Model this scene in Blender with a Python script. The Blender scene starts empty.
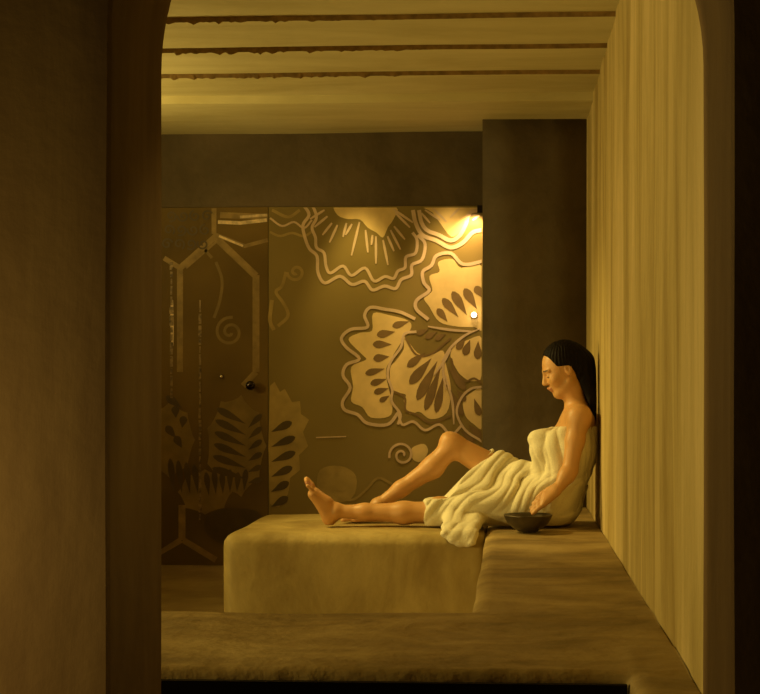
import bpy, bmesh, math, random
import numpy as np
from mathutils import Vector, noise, geometry

sc = bpy.context.scene
random.seed(7)
# ------------------------------------------------------------------ camera
EYE = 1.0                                    # eye above the inner floor
YAW = math.atan(80 / 1500.0)
cd = bpy.data.cameras.new('camera')
cam = bpy.data.objects.new('camera', cd)
sc.collection.objects.link(cam)
cam.location = (0, 0, EYE)
cam.rotation_euler = (math.pi / 2, 0, YAW)
cd.sensor_width = 36
cd.lens = 1500 / 760 * 36
cd.shift_x = -52 / 760
cd.shift_y = 39 / 760
cd.clip_start = 0.05
sc.camera = cam

# ------------------------------------------------------------------ world, exposure, lights
w = bpy.data.worlds.new('world')
sc.world = w
w.use_nodes = True
w.node_tree.nodes['Background'].inputs[0].default_value = (1.0, 0.62, 0.25, 1)
w.node_tree.nodes['Background'].inputs[1].default_value = 0.006
vs = sc.view_settings
vs.view_transform = 'Standard'
vs.look = 'None'
vs.exposure = -0.15
vs.gamma = 1.0
vs.use_curve_mapping = False

WARM = (1.0, 0.735, 0.215)


def lamp(name, typ, loc, power, col=WARM, target=None, radius=0.1, angle=120, blend=1.0, size=None):
    l = bpy.data.lights.new(name, typ)
    l.energy = power
    l.color = col
    if typ == 'AREA':
        l.shape = 'RECTANGLE'
        l.size, l.size_y = size
    else:
        l.shadow_soft_size = radius
    if typ == 'SPOT':
        l.spot_size = math.radians(angle)
        l.spot_blend = blend
    o = bpy.data.objects.new(name, l)
    sc.collection.objects.link(o)
    o.location = loc
    if target is not None:
        o.rotation_euler = (Vector(target) - Vector(loc)).to_track_quat('-Z', 'Y').to_euler()
    return o


lamp('main_light', 'SPOT', (-3.3, 3.14, 1.02), 250, target=(0.385, 4.35, 0.95), radius=0.12, angle=80)
lamp('bench_spot', 'SPOT', (-2.0, 6.5, 2.3), 175, target=(-0.15, 6.7, 0.65), radius=0.03, angle=58, blend=0.9)
lamp('low_light', 'SPOT', (-2.95, 4.7, 0.5), 72, target=(-0.7, 6.2, 0.2), radius=0.1, angle=70)
lamp('ceiling_light', 'SPOT', (-3.0, 6.5, 1.6), 150, target=(-1.3, 6.4, 2.4), radius=0.2, angle=165)
lamp('panel_light', 'SPOT', (-0.205, 8.20, 1.96), 13, col=(1.0, 0.64, 0.28), target=(-0.215, 8.28, 1.72), radius=0.02, angle=110, blend=0.6)
lamp('lintel_light', 'SPOT', (-0.32, 7.98, 2.30), 66, col=(1.0, 0.70, 0.26), target=(-0.36, 8.3, 1.35), radius=0.05, angle=46, blend=0.8)
lamp('lintel_light', 'SPOT', (-0.85, 7.98, 2.30), 38, col=(1.0, 0.74, 0.22), target=(-0.85, 8.3, 1.30), radius=0.05, angle=46, blend=0.8)
lamp('arch_fill', 'SPOT', (0.33, 3.5, 2.28), 30, target=(-0.7, 2.95, 0.95), radius=0.03, angle=32)  # unseen fill added to brighten the left arch reveal
lamp('hall_light', 'POINT', (-1.5, 2.2, 0.70), 27, col=(1.0, 0.72, 0.22), radius=0.10)


# ------------------------------------------------------------------ helpers
def P(px, py, Y):
    """the point at depth Y that the photograph shows at pixel (px, py)"""
    u = (px - 432) / 1500.0
    v = (386 - py) / 1500.0
    c, s = math.cos(YAW), math.sin(YAW)
    dx, dy, dz = -s + u * c, c + u * s, v
    t = Y / dy
    return np.array((dx * t, Y, EYE + dz * t))


def link(o, parent=None):
    sc.collection.objects.link(o)
    if parent:
        o.parent = parent
    return o


def tag(o, label=None, cat=None, group=None, kind=None):
    if label:
        o['label'] = label
    if cat:
        o['category'] = cat
    if group:
        o['group'] = group
    if kind:
        o['kind'] = kind
    return o


def empty(name, loc=(0, 0, 0)):
    o = bpy.data.objects.new(name, None)
    o.empty_display_size = 0.1
    o.location = loc
    return link(o)


def mesh_obj(name, verts, faces, mat, parent=None, smooth=True):
    me = bpy.data.meshes.new(name)
    me.from_pydata([tuple(map(float, v)) for v in verts], [], [tuple(map(int, f)) for f in faces])
    me.update()
    bm = bmesh.new()
    bm.from_mesh(me)
    bmesh.ops.recalc_face_normals(bm, faces=bm.faces)
    bm.to_mesh(me)
    bm.free()
    if smooth:
        me.polygons.foreach_set('use_smooth', [True] * len(me.polygons))
    for m in (mat if isinstance(mat, (list, tuple)) else [mat]):
        me.materials.append(m)
    o = bpy.data.objects.new(name, me)
    link(o, parent)
    if parent is not None:
        o.location = tuple(-c for c in parent.location)
    return o


def bm_obj(name, bm, mat, parent=None, smooth=False):
    me = bpy.data.meshes.new(name)
    bmesh.ops.recalc_face_normals(bm, faces=bm.faces)
    bm.to_mesh(me)
    bm.free()
    if smooth:
        me.polygons.foreach_set('use_smooth', [True] * len(me.polygons))
    me.materials.append(mat)
    o = bpy.data.objects.new(name, me)
    link(o, parent)
    if parent is not None:
        o.location = tuple(-c for c in parent.location)
    return o


def add_box(bm, x0, x1, y0, y1, z0, z1):
    v = [bm.verts.new(c) for c in ((x0, y0, z0), (x1, y0, z0), (x1, y1, z0), (x0, y1, z0),
                                   (x0, y0, z1), (x1, y0, z1), (x1, y1, z1), (x0, y1, z1))]
    for f in ((0, 3, 2, 1), (4, 5, 6, 7), (0, 1, 5, 4), (1, 2, 6, 5), (2, 3, 7, 6), (3, 0, 4, 7)):
        bm.faces.new([v[i] for i in f])


def lathe(bm, prof, c, axis='Z', n=40, closed=False):
    """profile of (radius, height) turned round an axis through c"""
    rings = []
    for r, h in prof:
        ring = []
        for i in range(n):
            a = 2 * math.pi * i / n
            if axis == 'Z':
                p = (c[0] + r * math.cos(a), c[1] + r * math.sin(a), c[2] + h)
            elif axis == 'Y':
                p = (c[0] + r * math.cos(a), c[1] + h, c[2] + r * math.sin(a))
            else:
                p = (c[0] + h, c[1] + r * math.cos(a), c[2] + r * math.sin(a))
            ring.append(bm.verts.new(p))
        rings.append(ring)
    for a, b in zip(rings, rings[1:]):
        for i in range(n):
            bm.faces.new((a[i], a[(i + 1) % n], b[(i + 1) % n], b[i]))
    bm.faces.new(rings[0])
    bm.faces.new(rings[-1])


# ------------------------------------------------------------------ materials
def new_mat(name):
    m = bpy.data.materials.new(name)
    m.use_nodes = True
    return m, m.node_tree, m.node_tree.nodes['Principled BSDF']


def plaster(name, dark, mid, light, scale=(2, 2, 2), rough=0.75, bump=0.25, fine=14, detail=8, spec=0.3):
    m, nt, b = new_mat(name)
    n = nt.nodes
    tc = n.new('ShaderNodeTexCoord')
    mp = n.new('ShaderNodeMapping')
    mp.inputs['Scale'].default_value = scale
    nt.links.new(tc.outputs['Object'], mp.inputs['Vector'])
    t1 = n.new('ShaderNodeTexNoise')
    t1.inputs['Scale'].default_value = 1.0
    t1.inputs['Detail'].default_value = detail
    t1.inputs['Roughness'].default_value = 0.62
    t1.inputs['Distortion'].default_value = 0.4
    nt.links.new(mp.outputs['Vector'], t1.inputs['Vector'])
    r = n.new('ShaderNodeValToRGB')
    e = r.color_ramp.elements
    e[0].position, e[0].color = 0.36, (*dark, 1)
    e[1].position, e[1].color = 0.65, (*light, 1)
    k = r.color_ramp.elements.new(0.5)
    k.color = (*mid, 1)
    nt.links.new(t1.outputs['Fac'], r.inputs['Fac'])
    nt.links.new(r.outputs['Color'], b.inputs['Base Color'])
    t2 = n.new('ShaderNodeTexNoise')
    t2.inputs['Scale'].default_value = fine
    t2.inputs['Detail'].default_value = 5
    nt.links.new(tc.outputs['Object'], t2.inputs['Vector'])
    mx = n.new('ShaderNodeMath')
    mx.operation = 'ADD'
    nt.links.new(t1.outputs['Fac'], mx.inputs[0])
    nt.links.new(t2.outputs['Fac'], mx.inputs[1])
    bp = n.new('ShaderNodeBump')
    bp.inputs['Strength'].default_value = bump
    bp.inputs['Distance'].default_value = 0.03
    nt.links.new(mx.outputs[0], bp.inputs['Height'])
    nt.links.new(bp.outputs['Normal'], b.inputs['Normal'])
    b.inputs['Roughness'].default_value = rough
    b.inputs['Specular IOR Level'].default_value = spec
    return m


def simple(name, col, rough=0.5, metal=0.0, var=0.0, scale=20, coat=0.0, bump=0.0, spec=0.5):
    m, nt, b = new_mat(name)
    n = nt.nodes
    tc = n.new('ShaderNodeTexCoord')
    t = n.new('ShaderNodeTexNoise')
    t.inputs['Scale'].default_value = scale
    t.inputs['Detail'].default_value = 5
    nt.links.new(tc.outputs['Object'], t.inputs['Vector'])
    r = n.new('ShaderNodeValToRGB')
    r.color_ramp.elements[0].position = 0.3
    r.color_ramp.elements[1].position = 0.7
    r.color_ramp.elements[0].color = (*[c * (1 - var) for c in col], 1)
    r.color_ramp.elements[1].color = (*[min(1, c * (1 + var)) for c in col], 1)
    nt.links.new(t.outputs['Fac'], r.inputs['Fac'])
    nt.links.new(r.outputs['Color'], b.inputs['Base Color'])
    b.inputs['Roughness'].default_value = rough
    b.inputs['Metallic'].default_value = metal
    b.inputs['Coat Weight'].default_value = coat
    b.inputs['Specular IOR Level'].default_value = spec
    if bump:
        bp = n.new('ShaderNodeBump')
        bp.inputs['Strength'].default_value = bump
        bp.inputs['Distance'].default_value = 0.005
        nt.links.new(t.outputs['Fac'], bp.inputs['Height'])
        nt.links.new(bp.outputs['Normal'], b.inputs['Normal'])
    return m


def glow(name, col, strength):
    m, nt, b = new_mat(name)
    b.inputs['Base Color'].default_value = (*col, 1)
    b.inputs['Emission Color'].default_value = (*col, 1)
    b.inputs['Emission Strength'].default_value = strength
    return m


M_wall = plaster('streaked ochre plaster', (0.30, 0.21, 0.058), (0.45, 0.34, 0.125), (0.60, 0.46, 0.21),
                 scale=(3.2, 3.4, 0.5), bump=0.35)
M_ceil = plaster('pale ochre plaster', (0.53, 0.46, 0.22), (0.61, 0.54, 0.28), (0.68, 0.61, 0.34),
                 scale=(1.0, 3, 3), bump=0.1)
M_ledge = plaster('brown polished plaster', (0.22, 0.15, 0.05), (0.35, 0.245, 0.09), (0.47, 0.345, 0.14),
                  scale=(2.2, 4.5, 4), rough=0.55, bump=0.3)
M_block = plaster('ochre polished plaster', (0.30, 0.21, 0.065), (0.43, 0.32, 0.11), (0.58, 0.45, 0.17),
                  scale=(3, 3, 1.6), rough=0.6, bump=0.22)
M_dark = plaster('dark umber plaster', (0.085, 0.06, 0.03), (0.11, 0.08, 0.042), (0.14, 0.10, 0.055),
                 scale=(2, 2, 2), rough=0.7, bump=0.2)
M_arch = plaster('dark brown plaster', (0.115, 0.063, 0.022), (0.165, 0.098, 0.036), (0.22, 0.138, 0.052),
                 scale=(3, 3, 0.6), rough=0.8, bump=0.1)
M_floor = plaster('dark polished floor', (0.20, 0.14, 0.06), (0.27, 0.19, 0.08), (0.34, 0.25, 0.11),
                  scale=(3, 3, 3), rough=0.4, bump=0.08)
M_pane = simple('bronze glass', (0.23, 0.165, 0.053), rough=0.3, var=0.1, scale=1.5, coat=0.15)
M_panel_dark = simple('smoked bronze glass', (0.15, 0.098, 0.032), rough=0.24, var=0.25, scale=2.0, spec=0.25)
M_petal = simple('pale gold leaf', (0.72, 0.52, 0.23), rough=0.38, var=0.12, scale=9)
M_line = simple('rose gold line', (0.66, 0.48, 0.32), rough=0.36, metal=0.1, var=0.15, scale=12)
M_leaf = simple('umber print', (0.20, 0.125, 0.052), rough=0.35, var=0.15, scale=12)
M_faint = simple('faint olive print', (0.36, 0.255, 0.09), rough=0.3, var=0.2, scale=12)
M_door_print = simple('dim olive print', (0.22, 0.15, 0.05), rough=0.3, var=0.2, scale=12)
M_shadowleaf = simple('dark olive print', (0.085, 0.055, 0.018), rough=0.4, var=0.2, scale=12)
M_hex = simple('antique gold line', (0.30, 0.205, 0.08), rough=0.3, metal=0.15, var=0.3, scale=18)
M_bead = simple('beaded silver gold line', (0.24, 0.17, 0.085), rough=0.35, metal=0.3, var=0.8, scale=40)
M_reflection = simple('painted reflection line', (0.72, 0.55, 0.34), rough=0.3, var=0.35, scale=30)
M_black = simple('black metal', (0.02, 0.016, 0.012), rough=0.35, metal=0.6)
M_steel = simple('brushed steel', (0.55, 0.5, 0.45), rough=0.25, metal=1.0, var=0.1)
M_towel = simple('cream towelling', (0.80, 0.73, 0.52), rough=0.95, var=0.05, scale=160, bump=0.5, spec=0.15)
M_hair = simple('black brown hair', (0.007, 0.0045, 0.003), rough=0.6, var=0.3, scale=60, spec=0.1)
M_bowl = simple('dark bronze bowl', (0.085, 0.065, 0.035), rough=0.32, metal=0.5, var=0.25, scale=25)
M_glow_dot = glow('reflection glow', (1.0, 0.78, 0.42), 14)  # glow standing in for a reflected bright dot
M_skin = simple('tanned skin', (0.60, 0.325, 0.12), rough=0.46, var=0.05, scale=14)
M_skin.node_tree.nodes['Principled BSDF'].inputs['Subsurface Weight'].default_value = 0.12
M_skin.node_tree.nodes['Principled BSDF'].inputs['Subsurface Radius'].default_value = (0.02, 0.008, 0.004)
M_lips = simple('lips', (0.46, 0.20, 0.10), rough=0.35, var=0.05)
M_brow = simple('eyebrow hair', (0.12, 0.06, 0.03), rough=0.7, var=0.1)


# ------------------------------------------------------------------ distance fields meshed by surface nets
class Field:
    def __init__(self, lo, hi, h):
        self.lo = np.array(lo, float)
        self.h = h
        self.n = tuple(int(math.ceil((b - a) / h)) + 1 for a, b in zip(lo, hi))
        self.F = np.full(self.n, 1.0, np.float32)

    def axes(self, sl=None):
        out = []
        for i in range(3):
            a = (self.lo[i] + self.h * np.arange(self.n[i])).astype(np.float32)
            if sl:
                a = a[sl[i]]
            sh = [1, 1, 1]
            sh[i] = -1
            out.append(a.reshape(sh))
        return out

    def window(self, lo, hi):
        s = []
        for i in range(3):
            a = max(0, int((lo[i] - self.lo[i]) / self.h))
            b = min(self.n[i], int((hi[i] - self.lo[i]) / self.h) + 2)
            if b <= a:
                return None
            s.append(slice(a, b))
        return tuple(s)

    def add(self, fn, lo, hi, k=0.015, sub=False):
        sl = self.window(lo, hi)
        if sl is None:
            return
        d = fn(*self.axes(sl)).astype(np.float32)
        F = self.F[sl]
        if sub:
            d = -d
            hh = np.clip(0.5 - 0.5 * (F - d) / k, 0, 1)
            self.F[sl] = F * (1 - hh) + d * hh + k * hh * (1 - hh)
        else:
            hh = np.clip(0.5 + 0.5 * (F - d) / k, 0, 1)
            self.F[sl] = F * (1 - hh) + d * hh - k * hh * (1 - hh)

    def cap(self, a, b, ra, rb, k=0.015, sub=False, flat=(1, 1, 1)):
        """tapered capsule; flat > 1 along an axis makes it narrower on that axis"""
        a, b = np.asarray(a, float), np.asarray(b, float)
        f = np.asarray(flat, float)
        ab = (b - a) * f
        L2 = float(ab @ ab) + 1e-12

        def fn(x, y, z):
            x, y, z = (x - a[0]) * f[0], (y - a[1]) * f[1], (z - a[2]) * f[2]
            t = np.clip((x * ab[0] + y * ab[1] + z * ab[2]) / L2, 0, 1)
            return np.sqrt((x - ab[0] * t) ** 2 + (y - ab[1] * t) ** 2 + (z - ab[2] * t) ** 2) - (ra + (rb - ra) * t)
        m = max(ra, rb) / f.min() + k + 0.03
        self.add(fn, np.minimum(a, b) - m, np.maximum(a, b) + m, k, sub)

    def ell(self, c, r, k=0.015, R=None, sub=False):
        """ellipsoid at c with radii r along the rows of R"""
        c, r = np.asarray(c, float), np.asarray(r, float)
        R = np.eye(3) if R is None else np.asarray(R, float)

        def fn(x, y, z):
            x, y, z = x - c[0], y - c[1], z - c[2]
            q = [(x * R[i][0] + y * R[i][1] + z * R[i][2]) / r[i] for i in range(3)]
            k0 = np.sqrt(q[0] ** 2 + q[1] ** 2 + q[2] ** 2)
            k1 = np.sqrt((q[0] / r[0]) ** 2 + (q[1] / r[1]) ** 2 + (q[2] / r[2]) ** 2) + 1e-6
            return k0 * (k0 - 1.0) / k1
        m = r.max() + k + 0.03
        self.add(fn, c - m, c + m, k, sub)

    def box(self, lo, hi, rad, k=0.03):
        lo, hi = np.asarray(lo, float), np.asarray(hi, float)
        c, e = (lo + hi) / 2, (hi - lo) / 2 - rad

        def fn(x, y, z):
            q = [np.abs(v - c[i]) - e[i] for i, v in enumerate((x, y, z))]
            o = np.sqrt(sum(np.maximum(v, 0) ** 2 for v in q))
            return o + np.minimum(np.maximum(np.maximum(q[0], q[1]), q[2]), 0) - rad
        m = k + 0.1
        self.add(fn, lo - m, hi + m, k)

    def mesh(self):
        F = self.F
        S = F < 0
        nx, ny, nz = F.shape
        cnt = np.zeros((nx - 1, ny - 1, nz - 1), np.uint8)
        offs = [(i, j, k) for i in (0, 1) for j in (0, 1) for k in (0, 1)]
        for i, j, k in offs:
            cnt += S[i:nx - 1 + i, j:ny - 1 + j, k:nz - 1 + k]
        act = (cnt > 0) & (cnt < 8)
        I = np.argwhere(act)
        idx = np.full(act.shape, -1, np.int32)
        idx[act] = np.arange(len(I))
        tot = np.zeros((len(I), 3))
        num = np.zeros(len(I))
        for a in offs:
            for ax in range(3):
                if a[ax] == 1:
                    continue
                b = list(a)
                b[ax] = 1
                va = F[I[:, 0] + a[0], I[:, 1] + a[1], I[:, 2] + a[2]]
                vb = F[I[:, 0] + b[0], I[:, 1] + b[1], I[:, 2] + b[2]]
                m = (va < 0) != (vb < 0)
                t = np.where(m, va / np.where(m, va - vb, 1), 0)
                p = np.tile(np.array(a, float), (len(I), 1))
                p[:, ax] += t
                tot[m] += p[m]
                num[m] += 1
        V = (I + tot / num[:, None]) * self.h + self.lo
        faces = []
        for ax in range(3):
            sl0 = [slice(None)] * 3
            sl1 = [slice(None)] * 3
            sl0[ax] = slice(0, -1)
            sl1[ax] = slice(1, None)
            ch = S[tuple(sl0)] != S[tuple(sl1)]
            E = np.argwhere(ch)
            u, v = [i for i in range(3) if i != ax]
            ok = (E[:, u] > 0) & (E[:, v] > 0) & (E[:, u] < F.shape[u] - 1) & (E[:, v] < F.shape[v] - 1)
            E = E[ok]
            q = []
            for du, dv in ((-1, -1), (0, -1), (0, 0), (-1, 0)):
                c = E.copy()
                c[:, u] += du
                c[:, v] += dv
                q.append(idx[c[:, 0], c[:, 1], c[:, 2]])
            q = np.stack(q, 1)
            inside = S[E[:, 0], E[:, 1], E[:, 2]]
            flip = inside if ax != 1 else ~inside
            q[~flip] = q[~flip][:, ::-1]
            faces.append(q)
        return V, np.concatenate(faces)


def field_obj(name, V, Q, mat, parent=None, smooth_iter=0):
    me = bpy.data.meshes.new(name)
    if smooth_iter:
        e = np.concatenate([Q[:, [i, (i + 1) % 4]] for i in range(4)])
        for it in range(smooth_iter):
            s = np.zeros_like(V)
            c = np.zeros(len(V))
            np.add.at(s, e[:, 0], V[e[:, 1]])
            np.add.at(s, e[:, 1], V[e[:, 0]])
            np.add.at(c, e[:, 0], 1)
            np.add.at(c, e[:, 1], 1)
            m = c > 0
            V = V.copy()
            V[m] += (0.5 if it % 2 == 0 else -0.52) * (s[m] / c[m][:, None] - V[m])
    me.from_pydata(V.tolist(), [], Q.tolist())
    me.update()
    me.polygons.foreach_set('use_smooth', [True] * len(me.polygons))
    for m in (mat if isinstance(mat, (list, tuple)) else [mat]):
        me.materials.append(m)
    o = bpy.data.objects.new(name, me)
    link(o, parent)
    if parent is not None:
        o.location = tuple(-c for c in parent.location)
    return o


def wobble(V, amp, freq, seed=0.0):
    """uneven hand-trowelled surface"""
    out = V.copy()
    for i, v in enumerate(V):
        n = noise.noise_vector(Vector((v[0] * freq + seed, v[1] * freq, v[2] * freq)))
        out[i] += amp * np.array((n.x, n.y, n.z))
    return out


# ------------------------------------------------------------------ setting
WX = 0.385            # right wall
LEDGE = 0.376         # top of ledge and bench
CEIL = 2.395
GY = 8.30             # glass wall
PY = 7.80             # front of the dark pier
LX = -3.7             # left wall


def grid_wall(name, mat, x0, x1, y0, y1, z0, z1, amp, step=0.08, seed=0):
    """a thick wall: finely divided, gently uneven"""
    bm = bmesh.new()
    add_box(bm, x0, x1, y0, y1, z0, z1)
    for ax in range(3):
        lo, hi = ((x0, x1), (y0, y1), (z0, z1))[ax]
        if hi - lo < 0.3:
            continue
        n = int((hi - lo) / step)
        for i in range(1, n):
            co = [0, 0, 0]
            no = [0, 0, 0]
            co[ax] = lo + (hi - lo) * i / n
            no[ax] = 1
            bmesh.ops.bisect_plane(bm, geom=bm.verts[:] + bm.edges[:] + bm.faces[:], plane_co=co, plane_no=no)
    for v in bm.verts:
        n = noise.noise_vector(Vector((v.co.x * 2.2 + seed, v.co.y * 2.2, v.co.z * 0.9)))
        v.co += amp * Vector((abs(n.x), n.y, n.z))
    o = bm_obj(name, bm, mat, smooth=amp > 0)
    return tag(o, kind='structure')


grid_wall('wall_right', M_wall, WX, WX + 0.2, 3.0, GY + 0.05, -0.3, CEIL + 0.12, 0.005, step=0.1, seed=3)
grid_wall('wall_left', M_wall, LX - 0.2, LX, 3.0, GY + 0.2, 0.0, CEIL + 0.12, 0.0, step=0.8)
pl = P(482.5, 300, PY)[0]
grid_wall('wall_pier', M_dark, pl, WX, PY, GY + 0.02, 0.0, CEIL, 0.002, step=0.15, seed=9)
GT = P(330, 206.5, GY)[2]
bm = bmesh.new()
add_box(bm, LX, pl, GY - 0.01, GY + 0.15, GT, CEIL + 0.12)
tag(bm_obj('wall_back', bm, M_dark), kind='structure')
bm = bmesh.new()
add_box(bm, LX, WX, GY + 0.06, GY + 0.16, -0.1, GT)
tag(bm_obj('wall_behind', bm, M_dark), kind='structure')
bm = bmesh.new()
add_box(bm, LX, WX, 3.0, GY + 0.06, -0.12, 0.0)
tag(bm_obj('floor', bm, M_floor), kind='structure')
bm = bmesh.new()
add_box(bm, -3.9, 3.0, -2.0, 3.0, -0.72, -0.6)
tag(bm_obj('floor_hall', bm, M_arch), kind='structure')

# ceiling: lapped plaster boards, the far edge of each one a rough lip
prof = []            # (y, z, kind): kind 1 is the ragged lower edge of a painted shade line, 2 the face above it
cuts = [3.0, 3.5, 4.05, 4.6, 5.12, 5.62, 6.13, 6.64, 7.155]
for a, b in zip(cuts, cuts[1:]):
    if a > 3.0:
        prof += [(a + 0.006, CEIL - 0.017, 1)]
    prof += [(a + 0.02, CEIL - 0.016, 0), ((a + b) / 2, CEIL - 0.008, 0), (b - 0.03, CEIL, 0), (b, CEIL + 0.001, 2)]
prof += [(7.157, CEIL - 0.008, 0), (7.165, CEIL - 0.034, 0), (7.172, CEIL - 0.036, 0), (7.5, CEIL - 0.024, 0), (PY + 0.02, CEIL - 0.010, 0),
         (PY + 0.022, CEIL + 0.012, 0), (GY, CEIL + 0.01, 0)]
xs = np.arange(LX, WX + 0.011, 0.012)
verts, faces = [], []
for i, x in enumerate(xs):
    for (y, z, lip) in prof:
        d = 0.0
        yy = y
        if lip == 1:
            rough = max(0.06, min(1.0, (-0.30 - x) / 0.45)) * (0.5 + 0.7 * noise.noise(Vector((x * 2.1, y, 9))) + 0.5)
            n1 = noise.noise(Vector((x * 16, y * 3, 0)))
            n2 = noise.noise(Vector((x * 42, y * 3, 5)))
            n3 = noise.noise(Vector((x * 80, y * 3, 7)))
            d = -max(-0.008, 0.5 * n1 + 0.7 * n2 + 0.35 * n3) * 0.020 * rough
        verts.append((x, yy, z + d + 0.004 * noise.noise(Vector((x * 1.3, y * 2, 2)))))
m = len(prof)
for i in range(len(xs) - 1):
    for j in range(m - 1):
        faces.append((i * m + j, i * m + j + 1, (i + 1) * m + j + 1, (i + 1) * m + j))
base = len(verts)
verts += [(LX, 3.0, CEIL + 0.2), (LX, GY, CEIL + 0.2), (WX + 0.01, GY, CEIL + 0.2), (WX + 0.01, 3.0, CEIL + 0.2)]
faces.append((base, base + 1, base + 2, base + 3))
M_lap_shade = simple('lap shade and drip stain', (0.27, 0.17, 0.055), rough=0.9, var=0.3, scale=30)  # shade line on each board step painted dark, ragged like drip stains
co = mesh_obj('ceiling', verts, faces, [M_ceil, M_lap_shade], smooth=False)
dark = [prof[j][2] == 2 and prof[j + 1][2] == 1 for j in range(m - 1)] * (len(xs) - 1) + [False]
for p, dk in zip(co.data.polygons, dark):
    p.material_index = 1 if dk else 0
tag(co, kind='structure')

# arch wall: thick, dark, one round-headed opening
AX0, AX1 = P(163, 386, 3.0)[0], P(702, 386, 3.0)[0]
AF = 2.585
zs = P(400, 72, 3.0)[2]
ac, ar = (AX0 + AX1) / 2, (AX1 - AX0) / 2
pts = [(-3.9, -0.6), (AX0, -0.6)]
for i in range(13):
    pts.append((AX0, -0.6 + (zs + 0.6) * (i + 1) / 14))
for i in range(49):
    a = math.pi - math.pi * i / 48
    pts.append((ac + ar * math.cos(a), zs + ar * math.sin(a)))
for i in range(13):
    pts.append((AX1, zs - (zs + 0.6) * (i + 1) / 14))
pts += [(AX1, -0.6), (3.2, -0.6), (3.2, 3.4), (-3.9, 3.4)]
tri = geometry.tessellate_polygon([[Vector((x, z, 0)) for x, z in pts]])
verts, faces = [], []
ys = [AF, AF + 0.02, AF + 0.14, AF + 0.28, 2.985, 3.0]
N = len(pts)
for k, y in enumerate(ys):
    for i, (x, z) in enumerate(pts):
        n = noise.noise_vector(Vector((x * 2, y * 2, z * 1.5)))
        inner = abs(x) < 1.5 and z < 3
        r = (0.003 if k == 0 else 0.010) if (inner and k in (0, 5)) else 0.0
        dx = (r if x > ac else -r) if inner else 0
        a = 0.004 if inner else 0
        verts.append((x + dx + a * n.x, y, z + a * n.z))
for t in tri:
    faces.append(t)
    faces.append(tuple(i + N * (len(ys) - 1) for i in t))
for k in range(len(ys) - 1):
    for i in range(N):
        j = (i + 1) % N
        faces.append((k * N + i, k * N + j, (k + 1) * N + j, (k + 1) * N + i))
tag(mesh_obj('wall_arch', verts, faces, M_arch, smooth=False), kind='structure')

# ------------------------------------------------------------------ ledge and bench
BF = 6.285            # front of the bench
EX = P(477, 575, 5.0)[0]
fld = Field((-1.75, 3.0, -0.06), (WX + 0.14, 7.85, 0.46), 0.02)
edge_x = -0.115
fld.box((edge_x, 4.0, -0.02), (WX + 0.10, PY + 0.02, LEDGE), 0.03, k=0.02)
fld.box((-1.70, 3.285, -0.02), (WX + 0.10, 4.145, LEDGE), 0.018, k=0.012)
fld.box((P(629, 672, 3.3)[0], 3.03, -0.02), (WX + 0.10, 3.6, LEDGE), 0.022, k=0.02)
V, Q = fld.mesh()
V = wobble(V, 0.006, 3.0, 1.0)
V[:, 2] = np.maximum(V[:, 2], 0.0)
V[:, 0] = np.minimum(V[:, 0], WX - 0.001)
V[:, 1] = np.minimum(V[:, 1], PY - 0.003)
back = (V[:, 1] > 6.2) & (V[:, 1] < 7.42)
V[back, 0] = np.maximum(V[back, 0], edge_x + 0.002)
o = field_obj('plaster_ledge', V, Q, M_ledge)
bm = bmesh.new()
add_box(bm, -1.9, P(627, 672, 3.27)[0], 3.255, 3.272, -0.12, LEDGE - 0.022)  # added dark sheet that paints in the shade on the ledge front
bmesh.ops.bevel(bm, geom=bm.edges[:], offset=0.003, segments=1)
tag(bm_obj('shade_panel_1', bm, simple('painted riser shade', (0.012, 0.008, 0.004), rough=0.6, var=0.3, scale=8, spec=0.1)), kind='structure')
tag(o, 'long brown plaster ledge running along the right wall and across the front of the room', 'ledge')

bl = P(222, 560, BF)[0]
fld = Field((bl - 0.06, BF - 0.06, -0.06), (edge_x + 0.06, 7.4, 0.46), 0.016)
fld.box((bl, BF, -0.02), (edge_x + 0.02, 7.31, LEDGE), 0.055, k=0.02)
V, Q = fld.mesh()
V = wobble(V, 0.006, 2.6, 8.0)
V[:, 2] = np.maximum(V[:, 2], 0.0)
V[:, 0] = np.minimum(V[:, 0], edge_x - 0.001)
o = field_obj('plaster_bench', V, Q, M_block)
tag(o, 'ochre plaster bench block with rounded corner under the outstretched bare legs', 'bench')

# ------------------------------------------------------------------ decorated glass
PF = GY - 0.02        # face of the glass
T1 = 0.0008


def to_plane(pts, y):
    return [P(x, yy, y) for x, yy in pts]


def smooth_closed(pts, n=6):
    out = []
    L = len(pts)
    for i in range(L):
        p0, p1, p2, p3 = (np.array(pts[(i + k) % L], float) for k in (-1, 0, 1, 2))
        for s in range(n):
            t = s / n
            out.append(0.5 * (2 * p1 + (p2 - p0) * t + (2 * p0 - 5 * p1 + 4 * p2 - p3) * t * t + (3 * p1 - p0 - 3 * p2 + p3) * t ** 3))
    return out


def smooth_open(pts, n=6):
    pts = [np.array(p, float) for p in pts]
    q = [2 * pts[0] - pts[1]] + pts + [2 * pts[-1] - pts[-2]]
    out = []
    for i in range(len(pts) - 1):
        p0, p1, p2, p3 = q[i:i + 4]
        for s in range(n):
            t = s / n
            out.append(0.5 * (2 * p1 + (p2 - p0) * t + (2 * p0 - 5 * p1 + 4 * p2 - p3) * t * t + (3 * p1 - p0 - 3 * p2 + p3) * t ** 3))
    out.append(pts[-1])
    return out


CLIP = [160, 481.5, 207.5, 566]


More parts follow.
